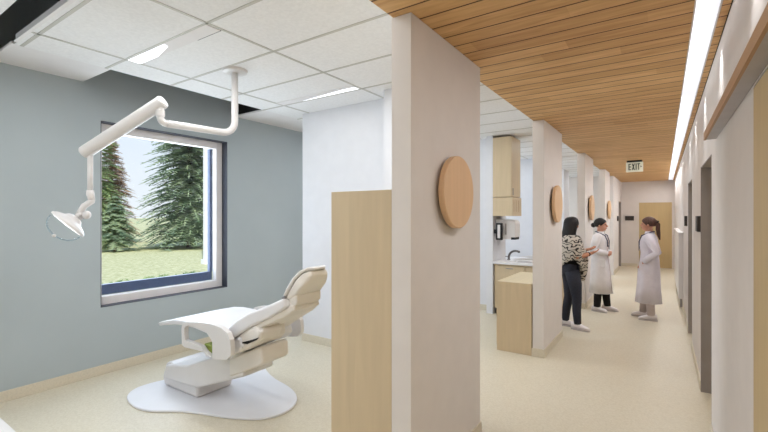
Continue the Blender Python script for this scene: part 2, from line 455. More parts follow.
def troffer(x0, x1, ya, yb, label, wedge):
    t = thing('slot_troffer', label, 'ceiling light', ((x0+x1)/2, (ya+yb)/2, ZA), 'slot lights in the tile ceiling')
    build('troffer_body', MB().box(x0+.02, x1-.02, ya, yb, ZA-.006, ZA), M['gyps'], t)
    build('diffuser', MB().prism(wedge, 'z', ZA-.009, ZA-.006), M['lens'], t)
    return t
t = troffer(-3.92, -2.70, 1.735, 1.85, 'slot light in the tile ceiling before the lamp mount, bright wedge at left', [(-3.90, 1.845), (-3.90, 1.74), (-3.30, 1.74), (-3.32, 1.78), (-3.6, 1.845)])
build('shadow_gap', MB().box(-3.02, -2.72, 1.851, 1.858, ZA-.004, ZA), M['dark'], t)
troffer(-3.92, -2.70, 3.42, 3.535, 'slot light in the tile ceiling close to the white partition', [(-3.55, 3.53), (-2.9, 3.46), (-2.72, 3.46), (-2.72, 3.53)])
for k in range(-1, 5):
    for yc in (1.79, 3.48):
        if k == 4 and yc > 2: continue
        pw = 9.5 if yc < 2 else 2
        if k == -1: pw = 8.5  # unseen rear bay, lamps added here to brighten the front bay
        area('slot_and_fill_light', (-3.31, yc+PER*k, ZA-.02), 1.15, .1, pw, (.97, .99, 1))
        area('slot_and_fill_light', (-2.0, yc+PER*k-(.6 if yc > 2 else 0), ZA-.02), 1.0, .1, pw*(.6 if yc < 2 else (6 if k == 0 else 1.6)), (.97, .99, 1))  # fill lamp added beside the slot, with no fixture of its own

# ------------------------------------------------------------------ exit sign
ex = thing('exit_sign', 'small illuminated EXIT sign hanging from the wood plank ceiling', 'exit sign', (-.485, 9.9, ZW))
build('sign_mount', MB().box(-.62, -.35, 9.85, 9.93, ZW-.035, ZW), M['blackp'], ex, bevel=.004)
fc = build('sign_face', MB().box(-.635, -.335, 9.88, 9.905, 2.585, ZW-.035), M['exitw'], ex, bevel=.004)
def letters():
    mb = MB(); y0, y1 = 9.872, 9.88; z0, z1 = 2.625, 2.755
    hgt = z1-z0; x = -.59; w = .045; s = .016
    mb.box(x, x+s, y0, y1, z0, z1)
    for z in (z0, z0+hgt/2-s/2, z1-s): mb.box(x+s, x+w, y0, y1, z, z+s)
    x += .06
    mb.prism([(x, z0), (x+s, z0), (x+w+.006, z1), (x+w+.006-s, z1)], 'y', y0, y1)
    mb.prism([(x+w+.006-s, z0), (x+w+.006, z0), (x+s, z1), (x, z1)], 'y', y0, y1)
    x += .066; mb.box(x, x+s, y0, y1, z0, z1)
    x += .028; mb.box(x, x+.05, y0, y1, z1-s, z1); mb.box(x+.017, x+.033, y0, y1, z0, z1-s)
    x += .058; zc = (z0+z1)/2; mb.prism([(x, zc-.02), (x+.022, zc), (x, zc+.02)], 'y', y0, y1)
    return mb
build('sign_letters', letters(), M['exitg'], fc, recalc=False)

# ------------------------------------------------------------------ wall discs
dl = ['large round wood disc on the nearest white pier', 'round wood disc on the second white pier beside the sink nook',
      'round wood disc on the third pier, behind the person in jeans', 'small round wood disc on the farthest pier by the end wall']
for k in range(4):
    y = 2.51+PER*k
    c = thing('wall_disc', dl[k], 'wall disc', (XP, y, 1.835), 'round wood discs on the piers')
    build('standoff', MB().lathe([(.15, 0), (.15, .025)], (XP, y, 1.835), (1, 0, 0), 24), M['blackp'], c)
    build('disc', MB().lathe([(.232, .025), (.236, .03), (.236, .06), (.231, .065)], (XP, y, 1.835), (1, 0, 0), 64), M['disc'], c)

# ------------------------------------------------------------------ ply cabinets beside piers
def ply_cab(name, x0, x1, y0, y1, z, label):
    t = thing(name, label, 'cabinet', ((x0+x1)/2, (y0+y1)/2, 0))
    build('end_panel', MB().box(x0, x1, y0, y0+.02, 0, z), M['ply'], t, bevel=.0015)
    build('carcass', MB().box(x0+.004, x1, y0+.02, y1, .0, z-.02), M['ply'], t)
    build('cabinet_top', MB().box(x0, x1, y0+.02, y1, z-.02, z), M['plyy'], t, bevel=.0015)
    for q in range(2):
        ya = y0+.03+q*(y1-y0-.04)/2; yb = ya+(y1-y0-.05)/2
        d = build('door', MB().box(x0-.014, x0+.004, ya, yb, .06, z-.03), M['ply'], t, bevel=.002)
        build('handle', MB().box(x0-.03, x0-.014, (yb-.05 if q == 0 else ya+.04), (yb-.04 if q == 0 else ya+.05), z*.6, z*.6+.14), M['steel'], d)
    return t
ply_cab('storage_cabinet', -1.756, XP-.132, 1.992, 3.03, 1.833, 'tall pale plywood cabinet against the nearest white pier')
ply_cab('low_cabinet', -1.73, XP-.142, 5.085, 6.14, .862, 'low pale plywood cabinet against the second white pier')

# ------------------------------------------------------------------ sink nook
sk = thing('sink_cabinet', 'plywood base cabinet under the white sink counter', 'cabinet', (-1.9, 7.15, 0))
build('cabinet_body', MB().box(-2.405, -1.36, 6.95, 7.42, .1, .862), M['ply'], sk)
build('toe_kick', MB().box(-2.405, -1.36, 7.0, 7.42, 0, .1), M['blackp'], sk)
for i in range(2):
    xa = -2.40+i*.52
    d = build('door', MB().box(xa+.012, xa+.51, 6.93, 6.95, .11, .83), M['ply'], sk, bevel=.002)
    build('handle', MB().box(xa+.2, xa+.32, 6.915, 6.93, .79, .80), M['steel'], d)
ct = MB(); zc0, zc1 = .862, .9   # counter slab with basin cut
bx0, bx1, by0, by1 = -2.12, -1.72, 7.0, 7.3
ct.box(-2.415, bx0, 6.9, 7.42, zc0, zc1).box(bx1, -1.345, 6.9, 7.42, zc0, zc1).box(bx0, bx1, 6.9, by0, zc0, zc1).box(bx0, bx1, by1, 7.42, zc0, zc1)
tp = thing('sink_counter', 'white counter slab with sink basin on the plywood base cabinet', 'counter', (-1.9, 7.15, zc0))
build('slab', ct, M['ledge'], tp)
bs = MB().box(bx0, bx1, by0, by1, zc0+.001, zc0+.006)
build('basin', bs, M['steel'], tp)
fa = thing('faucet', 'curved dark metal faucet on the white sink counter', 'faucet', (-2.28, 7.34, zc1))
build('faucet_base', MB().lathe([(.028, 0), (.028, .012), (.018, .02)], (-2.28, 7.34, zc1), n=20), M['faucet'], fa, smooth=True)
ar = [(-2.28, 7.34, zc1+.01)] + [(-2.28+.16*(1-math.cos(a))*1.0, 7.34-.1*(1-math.cos(a)), zc1+.04+.13*math.sin(a)) for a in [R(v) for v in range(10, 115, 13)]]
build('spout', MB().tube(ar, [.02]*3+[.019]*(len(ar)-3), 12), M['faucet'], fa, smooth=True)
build('lever', MB().tube([(-2.28, 7.34, zc1+.05), (-2.33, 7.30, zc1+.06)], .006, 8), M['faucet'], fa)
# upper cabinet
uc = thing('wall_cabinet', 'tall pale plywood wall cabinet above the sink counter', 'cabinet', (-2.26, 7.16, 1.68))
build('cabinet_body', MB().box(-2.418, -2.115, 6.9, 7.42, 2.005, 3.02), M['ply'], uc, bevel=.002)
d = build('door', MB().box(-2.115, -2.097, 6.902, 7.418, 2.008, 3.018), M['ply'], uc, bevel=.002)
build('handle', MB().box(-2.097, -2.085, 6.96, 6.97, 2.03, 2.15), M['steel'], d)
lo = build('lower_bin', MB().box(-2.418, -2.08, 6.9, 7.42, 1.68, 1.995), M['ply'], uc, bevel=.002)
for yv in (6.97, 7.1, 7.23): build('slot', MB().box(-2.082, -2.077, yv, yv+.01, 1.75, 1.95), M['trackw'], lo)
# dispensers on the return wall
td = thing('towel_dispenser', 'rounded white towel dispenser on the wall above the sink counter', 'dispenser', (-2.3, 7.3, 1.26))
pr = []
for a in range(0, 91, 15): pr.append((7.36-.06+.06*math.cos(R(a)), 1.60-.06+.06*math.sin(R(a))))
hp = [(-2.418, 1.28), (-2.11, 1.28), (-2.08, 1.32), (-2.08, 1.52)] + [(-2.16+.08*math.cos(R(a)), 1.54+.08*math.sin(R(a))) for a in range(0, 91, 18)] + [(-2.418, 1.62)]
build('dispenser_cover', MB().prism(hp, 'y', 7.05, 7.35), M['white'], td, bevel=.015, seg=3)
build('dispenser_mouth', MB().box(-2.15, -2.075, 7.045, 7.26, 1.275, 1.315), M['blackp'], td)
build('window_strip', MB().box(-2.25, -2.23, 7.038, 7.051, 1.36, 1.55), M['jamb'], td)
gd = thing('soap_dispenser', 'black framed soap dispenser with white centre beside the towel dispenser', 'dispenser', (-2.4, 6.94, 1.3))
build('dispenser_frame', MB().box(-2.375, -2.268, 6.93, 6.98, 1.27, 1.56).box(-2.418, -2.375, 6.94, 6.97, 1.38, 1.45), M['blackp'], gd, bevel=.008)
build('dispenser_front', MB().box(-2.345, -2.298, 6.922, 6.931, 1.30, 1.53), M['white'], gd, bevel=.004)

# ------------------------------------------------------------------ right side: sliding door, rail, signs
sd = struct('door_5', MB().box(XR, XR+.14, -.3, -.28, 0, 2.21).box(XR+.002, XR+.14, -.28, 2.227, 2.2, 2.21), M['jamb'])
build('door_leaf', MB().box(.304, .344, -.279, 2.226, .01, 2.199), M['doorw'], sd, bevel=.002)
tr = thing('door_track', 'wood fronted overhead track above the sliding door', 'track', (.27, 2, 2.2))
build('fascia', MB().box(.237, .249, -.3, 3.67, 2.212, 2.264), M['trackw'], tr)
build('rail', MB().box(.249, XR-.001, -.3, 3.668, 2.216, 2.262), M['alu'], tr)
for i, (y, lb) in enumerate([(5.02, 'dark room sign on the right wall past the first doorway'), (7.75, 'dark room sign on the right wall past the second doorway')]):
    s = tag(centre(build('room_sign', MB().box(XR-.032, XR, y, y+.26, 1.527, 1.68), M['sign'], bevel=.002)), lb, 'sign', 'dark room signs')
s = tag(centre(build('room_sign', MB().box(-1.055, -.80, YE-.02, YE, 1.53, 1.68), M['sign'], bevel=.002)), 'wide dark room sign on the end wall left of the wood door', 'sign', 'dark room signs')
s = tag(centre(build('room_sign', MB().box(XP, XP+.03, 14.4, 14.65, 1.53, 1.68), M['sign'], bevel=.002)), 'dark room sign on the left wall near the corridor corner', 'sign', 'dark room signs')
wp = thing('wall_heater', 'long white panel casing low on the right corridor wall', 'heater', (.27, 10.8, .2))
build('casing', MB().box(.235, XR, 9.3, 12.6, .16, 1.36), M['white'], wp, bevel=.01)
build('casing_top', MB().box(.225, XR, 9.28, 12.62, 1.36, 1.38), M['white'], wp, bevel=.004)
for yv in (9.35, 12.5): build('bracket', MB().box(.26, XR-.012, yv, yv+.05, 0, .16), M['steel'], wp)

# ------------------------------------------------------------------ dental chair (foot end towards the window)
def chair():
    t = thing('dental_chair', 'reclined white dental chair on an oval floor plate under the window', 'dental chair', (-3.4, 2.35, 0))
    P = [(-3.99, 1.78), (-4.13, 1.84), (-4.22, 1.96), (-4.22, 2.12), (-4.17, 2.3), (-4.15, 2.6), (-4.1, 2.9), (-3.9, 3.04), (-3.68, 3.04), (-3.5, 2.95), (-3.3, 2.87),
         (-3.0, 2.8), (-2.8, 2.7), (-2.68, 2.55), (-2.66, 2.38), (-2.74, 2.23), (-2.95, 2.11), (-3.2, 2.02), (-3.42, 1.93), (-3.62, 1.80), (-3.8, 1.76)]
    n = len(P); sm = []
    for i in range(n):
        p0, p1, p2, p3 = P[i-1], P[i], P[(i+1) % n], P[(i+2) % n]
        for q in range(5):
            u = q/5
            sm.append(tuple(.5*((2*p1[j]) + (-p0[j]+p2[j])*u + (2*p0[j]-5*p1[j]+4*p2[j]-p3[j])*u*u + (-p0[j]+3*p1[j]-3*p2[j]+p3[j])*u**3) for j in (0, 1)))
    build('floor_plate', MB().prism(sm, 'z', 0, .02), M['vinyl'], t, bevel=.008)
    # pump housing on the plate
    hs = [(-4.06, .02), (-3.50, .02), (-3.50, .12), (-3.53, .17), (-3.95, .27), (-4.03, .25), (-4.10, .10)]
    build('pump_housing', MB().prism(hs, 'y', 2.14, 2.52), M['white'], t, bevel=.03, seg=3)
    # lift arm sloping up to the seat
    la = [(-4.00, .10), (-3.45, .14), (-2.79, .385), (-2.79, .56), (-2.95, .57), (-3.62, .31), (-3.98, .24)]
    arm = build('lift_arm', MB().prism(la, 'y', 2.11, 2.42), M['white'], t, bevel=.02, seg=3)
    build('arm_cover', MB().prism([(-2.97, .50), (-2.80, .575), (-2.60, .665), (-2.565, .655), (-2.555, .55), (-2.58, .525), (-2.80, .42), (-2.97, .345)], 'y', 2.10, 2.38), M['cream'], t, bevel=.03, seg=4)
    def slab(name, st, m, bev, par=t):
        # stations (x, z, thickness, half width) along the centre line at y = 2.27
        tops = []
        for i, p in enumerate(st):
            a = st[max(i-1, 0)]; c_ = st[min(i+1, len(st)-1)]; d = Vector((c_[0]-a[0], c_[1]-a[1])).normalized()
            tops.append((p[0], p[1], p[0]+d.y*p[2], p[1]-d.x*p[2], p[3]))
        v = []; f = []
        for x, z, xb, zb_, hw in tops: v += [(x, 2.27-hw, z), (x, 2.27+hw, z), (xb, 2.27+hw*.96, zb_), (xb, 2.27-hw*.96, zb_)]
        for i in range(len(tops)-1):
            for k in range(4): f.append((4*i+k, 4*i+(k+1) % 4, 4*i+4+(k+1) % 4, 4*i+4+k))
        k = 4*(len(tops)-1); f += [(3, 2, 1, 0), (k, k+1, k+2, k+3)]
        return build(name, MB().add(v, f), m, par, bevel=bev, seg=3)
    slab('leg_rest', [(-3.87, .69, .03, .29), (-3.78, .72, .035, .31), (-3.56, .77, .045, .32), (-3.42, .785, .045, .32), (-3.25, .785, .045, .32), (-3.05, .765, .05, .31), (-2.92, .73, .05, .30)], M['vinyl'], .012)
    slab('seat', [(-3.06, .745, .05, .28), (-2.9, .71, .09, .28), (-2.78, .71, .11, .28), (-2.7, .75, .08, .27)], M['vinyl'], .02)
    us = [(-3.12, .60), (-2.95, .565), (-2.80, .59), (-2.64, .655), (-2.50, .75), (-2.46, .82), (-2.56, .86), (-2.75, .75), (-3.0, .70)]
    us_o = build('under_shell', MB().prism(us, 'y', 2.02, 2.24), M['cream'], t, bevel=.03, seg=3)
    build('shell_slot', MB().prism([(-2.72, .695), (-2.62, .705), (-2.52, .75), (-2.49, .775), (-2.60, .735)], 'y', 2.014, 2.022), M['blackp'], us_o)
    build('rear_bracket', MB().prism([(-2.68, .67), (-2.60, .68), (-2.55, .72), (-2.55, .80), (-2.60, .83), (-2.68, .8)], 'y', 2.16, 2.34), M['cream'], t, bevel=.02)
    slab('backrest', [(-2.95, .70, .06, .30), (-2.83, .79, .085, .30), (-2.72, .875, .10, .29), (-2.60, .945, .10, .27), (-2.47, 1.0, .095, .23), (-2.31, 1.075, .07, .18)], M['vinyl'], .02)
    slab('back_shell', [(-2.78, .71, .03, .26), (-2.66, .80, .045, .25), (-2.50, .90, .055, .22), (-2.36, .97, .055, .17), (-2.26, 1.03, .05, .14)], M['cream'], .02)
    build('headrest_arm', MB().prism([(-2.42, .99), (-2.30, .98), (-2.22, 1.03), (-2.22, 1.10), (-2.32, 1.10)], 'y', 2.14, 2.40), M['cream'], t, bevel=.012)
    slab('headrest', [(-2.36, 1.065, .02, .15), (-2.31, 1.14, .025, .16), (-2.25, 1.225, .025, .15), (-2.20, 1.28, .025, .13), (-2.15, 1.305, .025, .10), (-2.11, 1.30, .02, .06)], M['white'], .01)
    slab('headrest_cushion', [(-2.335, 1.07, .04, .14), (-2.28, 1.14, .07, .145), (-2.225, 1.215, .08, .14), (-2.18, 1.26, .075, .12), (-2.13, 1.285, .05, .09)], M['cream'], .02)
    build('hinge_knob', MB().lathe([(.018, 0), (.014, .012)], (-2.33, 2.12, 1.07), (0, -1, 0), 16), M['steel'], t)
    # arm loops both sides
    out = [(184, 326), (184.5, 338), (184.5, 346), (196, 348.5), (207, 351), (213, 356), (217, 358.5), (229, 359), (233.5, 356), (233.5, 345), (232.5, 336), (228.5, 330), (222, 326), (212, 323), (200, 321.5), (190, 321.5), (186, 323)]
    inn = [(187, 327.5), (187, 333), (187.5, 339.5), (196, 342.5), (203, 345.5), (207, 348.5), (208.5, 355), (215, 357), (215, 341), (212, 336), (208.5, 331.5), (203, 328.5), (197, 326), (192, 324.8), (189, 325)]
    Fpx = 412; th = math.atan(279/412); sn, cs = math.sin(th), math.cos(th)
    def onY(u, v, y):
        a = (u-384)/Fpx; rx, ry, rz = -sn+cs*a, cs+sn*a, (216-v)/Fpx; k = y/ry; return (rx*k, H+rz*k)
    O = [onY(u, v, 1.93) for u, v in out]; I = [onY(u, v, 1.93) for u, v in inn]
    def ring(y0, y1):
        b = bmesh.new(); d = MB()
        cx = sum(p[0] for p in I)/len(I); cz = sum(p[1] for p in I)/len(I)
        N = 48
        def ray(poly, ang):
            best = None; dx, dz = math.cos(ang), math.sin(ang)
            for i in range(len(poly)):
                x1, z1 = poly[i]; x2, z2 = poly[(i+1) % len(poly)]
                ex, ez = x2-x1, z2-z1; den = dx*ez-dz*ex
                if abs(den) < 1e-9: continue
                tt = ((x1-cx)*ez-(z1-cz)*ex)/den; uu = ((x1-cx)*dz-(z1-cz)*dx)/den
                if tt > 0 and -1e-6 <= uu <= 1+1e-6 and (best is None or tt > best): best = tt
            return (cx+dx*best, cz+dz*best)
        v = []
        for k in range(N):
            a = 2*PI*k/N; o = ray(O, a); i = ray(I, a)
            v += [(o[0], y0, o[1]), (i[0], y0, i[1]), (o[0], y1, o[1]), (i[0], y1, i[1])]
        f = []
        for k in range(N):
            p = 4*k; q = 4*((k+1) % N)
            f += [(p, q, q+1, p+1), (p+2, p+3, q+3, q+2), (p, p+2, q+2, q), (p+1, q+1, q+3, p+3)]
        b.free()
        return d.add(v, f)
    build('armrest', ring(1.905, 1.945), M['white'], t, bevel=.006)
    build('armrest', ring(2.625, 2.665), M['white'], t, bevel=.006)
    build('trim_pad', MB().box(-3.10, -2.94, 1.96, 2.4, .56, .64), M['green'], t, bevel=.008, label='olive green pad')
    build('seat_bracket', MB().box(-3.1, -2.7, 2.12, 2.38, .54, .58), M['white'], t, bevel=.01)
    return t
dc = chair()
dup(dc, (-3.4+.72, 2.35+2*PER+.35, 0), 'white dental chair in the farther bay, partly seen beyond the sink counter')

# ------------------------------------------------------------------ operatory light
ol = thing('dental_light', 'white articulated dental lamp hanging from the tile ceiling', 'dental lamp', (-3.36, 2.44, ZA))
cx, cy = -3.36, 2.44
build('ceiling_mount', MB().lathe([(.07, -.03), (.11, -.022), (.118, 0)], (cx, cy, ZA), n=36), M['white'], ol, smooth=False)
# pole with rounded elbow into the horizontal arm
ex_, ey_, ez_ = -3.455, 1.79, 2.49
d = Vector((ex_-cx, ey_-cy, 0)).normalized(); rr = .12; zb = 2.455
pts = [Vector((cx, cy, ZA-.02)), Vector((cx, cy, zb+rr))]
for a in range(15, 91, 15): pts.append(Vector((cx, cy, zb+rr)) + d*rr*(1-math.cos(R(a))) + Vector((0, 0, -rr*math.sin(R(a)))))
e = Vector((ex_, ey_, zb)); r2 = .05
pts.append(e-d*r2)
for a in range(18, 91, 18): pts.append(e-d*r2 + d*r2*math.sin(R(a)) + Vector((0, 0, r2*(1-math.cos(R(a))))))
build('pole', MB().tube(pts[:9], .031, 20), M['white'], ol, smooth=True)
build('swing_arm', MB().tube(pts[8:], .029, 20), M['white'], ol, smooth=True)
build('swivel_joint', MB().lathe([(.034, 0), (.036, .01), (.036, .05), (.030, .055), (.024, .12)], (ex_, ey_, zb+.05), n=24), M['white'], ol, smooth=False)
A = Vector((-3.435, 1.81, 2.635)); B = Vector((-4.02, 1.445, 2.205))
dv = (B-A).normalized()
build('spring_arm', MB().lathe([(.045, 0), (.054, .012), (.054, (B-A).length-.012), (.045, (B-A).length)], A, tuple(dv), 32), M['white'], ol, smooth=False)
D0 = B - dv*.07
D1 = Vector((D0.x, D0.y, 1.865))
build('drop_pole', MB().tube([D0-Vector((0, 0, .03)), D1], .021, 16), M['white'], ol, smooth=True)
F_ = 412
def at(u, v, s):
    a = (u-384)/F_; th = math.atan(279/412)
    return Vector((-math.sin(th)+math.cos(th)*a, math.cos(th)+math.sin(th)*a, (216-v)/F_))*s + Vector((0, 0, H))
s0 = (D1.z-H)*F_/(216-196) if False else (-math.sin(math.atan(279/412))*D1.x+math.cos(math.atan(279/412))*D1.y)
K = at(92, 201, s0); K2 = at(84, 206, s0-.02); K3 = at(78, 216, s0-.05)
build('knuckle', MB().tube([D1+Vector((0, 0, .03)), D1, K], [.026, .03, .024], 16).tube([K+Vector((0, 0, .02)), K, K2, K3], [.022, .025, .025, .022], 14), M['white'], ol, smooth=True)
hc = at(67.5, 224.5, s0-.1)
rightv = Vector((math.cos(math.atan(279/412)), math.sin(math.atan(279/412)), 0)); fwd = Vector((-math.sin(math.atan(279/412)), math.cos(math.atan(279/412)), 0)); upv = Vector((0, 0, 1))
nl = (rightv*-.52 + upv*-.68 - fwd*.42).normalized()      # direction the lamp faces
hd = build('lamp_head', MB().lathe([(.03, -.085), (.055, -.075), (.075, -.05), (.12, -.03), (.143, -.012), (.146, .004), (.135, .006)], hc, tuple(nl), 40), M['white'], ol, smooth=False)
build('lens', MB().lathe([(.133, .004), (.11, .010), (.0, .014)], hc, tuple(nl), 40), emis('lamp_lens', (250, 250, 255), 1.0), hd)
br = MB(); br.tube([K3, hc-nl*.09+rightv*.02], [.026, .034], 14); br.box(*[q for i in range(3) for q in ((hc-nl*.12+rightv*.05)[i]-.022, (hc-nl*.12+rightv*.05)[i]+.022)]) if False else br.ell(tuple(hc-nl*.11+rightv*.06), (.05, .03, .035))
build('head_bracket', br, M['white'], hd, smooth=True)
sv = MB()
side = nl.cross(upv).normalized(); tp_ = nl.cross(side).normalized()
arc = [hc + nl*(.02+.10*math.sin(R(a))) + tp_*(.13*math.cos(R(a))) for a in range(0, 181, 15)]
sv.tube(arc, .006, 8)
build('shield_wire', sv, M['clear'], hd, smooth=True)
build('handle', MB().tube([hc+nl*.12-side*.05, hc+nl*.125+side*.05], .013, 12), M['white'], hd, smooth=True)

# ------------------------------------------------------------------ low cart at the left edge
kt = thing('supply_cart', 'low white cart with an olive green inset at the lower left edge', 'cart', (-3.6, .5, 0))
build('cart_body', MB().box(-4.05, -2.62, .30, .75, .08, .43), M['white'], kt, bevel=.01)
build('cart_top', MB().box(-4.08, -2.6, .27, .77, .43, .45), M['white'], kt, bevel=.004)
build('green_inset', MB().box(-4.0, -3.27, .36, .725, .45, .455), M['green'], kt, bevel=.001, label='olive green inset panel')
for a in (-3.95, -2.75):
    for b in (.36, .68): build('caster', MB().lathe([(.04, -.015), (.04, .015)], (a, b, .04), (1, 0, 0), 20), M['blackp'], kt)

# ------------------------------------------------------------------ people
def finish_body(name, mb, m, parent):
    o = build(name, mb, m, parent, world=False, recalc=False)
    md = o.modifiers.new('remesh', 'REMESH'); md.mode = 'VOXEL'; md.voxel_size = .007; md.use_smooth_shade = True
    sm = o.modifiers.new('smooth', 'SMOOTH'); sm.factor = .5; sm.iterations = 3
    return o

def hand(mb, w, d, n, curl=.5, side=1):
    # w wrist, d pointing direction, n palm normal; side = thumb side sign
    w, d, n = Vector(w), Vector(d).normalized(), Vector(n).normalized()
    n = (n-d*n.dot(d)).normalized(); s = d.cross(n)*side
    mb.ell(tuple(w+d*.048), (.048, .036, .016), 12, 8, rot=Matrix((d, s, n)).transposed())
    mb.tube([w-d*.02, w+d*.03], [.024, .024], 10, flat=.75)
    for i, L in enumerate((.068, .076, .071, .056)):
        o = s*(.026-.0175*i); p = w+d*.085+o
        q = p; a = 0; pts = [w+d*.06+o]
        for j in range(3):
            pts.append(q); a += curl*.6
            q = q + (d*math.cos(a)+n*math.sin(a))*L/3
        pts.append(q)
        mb.tube(pts, [.009, .009, .0085, .008, .0065], 8)
    b = w+d*.025+s*.026
    mb.tube([b-s*.01, b+d*.02+s*.018+n*.008, b+d*.042+s*.024+n*.018, b+d*.058+s*.02+n*.028], [.012, .011, .009, .007], 8)

def head(mb, c, yaw=0):
    # c = centre; faces +x turned by yaw; skull, jaw, nose, brow, ears
    q = Matrix.Rotation(yaw, 3, 'Z')
    def P(x, y, z): return tuple(Vector(c)+q @ Vector((x, y, z)))
    mb.ell(P(-.008, 0, .025), (.096, .075, .088), 24, 16, rot=q)
    mb.ell(P(.030, 0, -.045), (.058, .052, .062), 20, 14, rot=q)
    mb.ell(P(.062, 0, -.085), (.024, .024, .018), 12, 8, rot=q)
    mb.tube([P(.078, 0, .018), P(.098, 0, -.008), P(.108, 0, -.026), P(.09, 0, -.032)], [.009, .012, .014, .010], 10)
    mb.ell(P(.082, 0, -.058), (.014, .022, .011), 10, 8, rot=q)
    for s in (-1, 1):
        mb.ell(P(-.005, s*.076, -.01), (.020, .009, .030), 12, 8, rot=q)
        mb.ell(P(.07, s*.03, .025), (.018, .02, .008), 10, 6, rot=q)
    return P, q

def face(P, q, par):
    for s in (-1, 1):
        build('eye', MB().ell(P(.081, s*.03, .005), (.009, .013, .007), 10, 8, rot=q), M['eye'], par, world=False, smooth=True)
    build('lips', MB().ell(P(.089, 0, -.058), (.010, .022, .007), 10, 8, rot=q), M['lips'], par, world=False, smooth=True)

def shoe(par, x, y, rz, name='shoe'):
    q = Matrix.Rotation(rz, 3, 'Z')
    up = MB(); rings = []
    secs = [(-.085, .030, .055), (-.07, .038, .075), (-.02, .039, .082), (.03, .040, .070), (.08, .044, .052), (.12, .043, .043), (.155, .034, .033), (.172, .018, .02)]
    n = 14; v = []
    for sx, w, h in secs:
        for k in range(n):
            a = 2*PI*k/n
            v.append(Vector((x, y, 0)) + q @ Vector((sx, math.cos(a)*w, 0.012+max(0, (math.sin(a)+1)/2)**.8*h*1.3)))
    f = [(i*n+k, i*n+(k+1) % n, (i+1)*n+(k+1) % n, (i+1)*n+k) for i in range(len(secs)-1) for k in range(n)]
    f += [tuple(range(n)), tuple((len(secs)-1)*n+k for k in range(n-1, -1, -1))]
    up.add(v, f)
    o = build(name, up, M['shoe'], par, world=False, smooth=True)
    out = [(-.09, -.025), (-.09, .025), (-.05, .038), (.06, .043), (.12, .043), (.165, .025), (.178, 0), (.165, -.025), (.12, -.043), (.06, -.043), (-.05, -.038)]
    so = MB().prism([tuple((Vector((x, y, 0)) + q @ Vector((a, b, 0)))[:2]) for a, b in out], 'z', 0, .018)
    build('sole', so, M['sole'], o, world=False)
    return o

def leg_pts(hip, ankle, bend=.02):
    h, a = Vector(hip), Vector(ankle); k = h*.45+a*.55+Vector((bend, 0, .0)); k = h.lerp(a, .52)+Vector((bend, 0, 0))
    return [h, h.lerp(k, .5)+Vector((bend*.4, 0, 0)), k, k.lerp(a, .5)-Vector((bend*.3, 0, 0)), a]

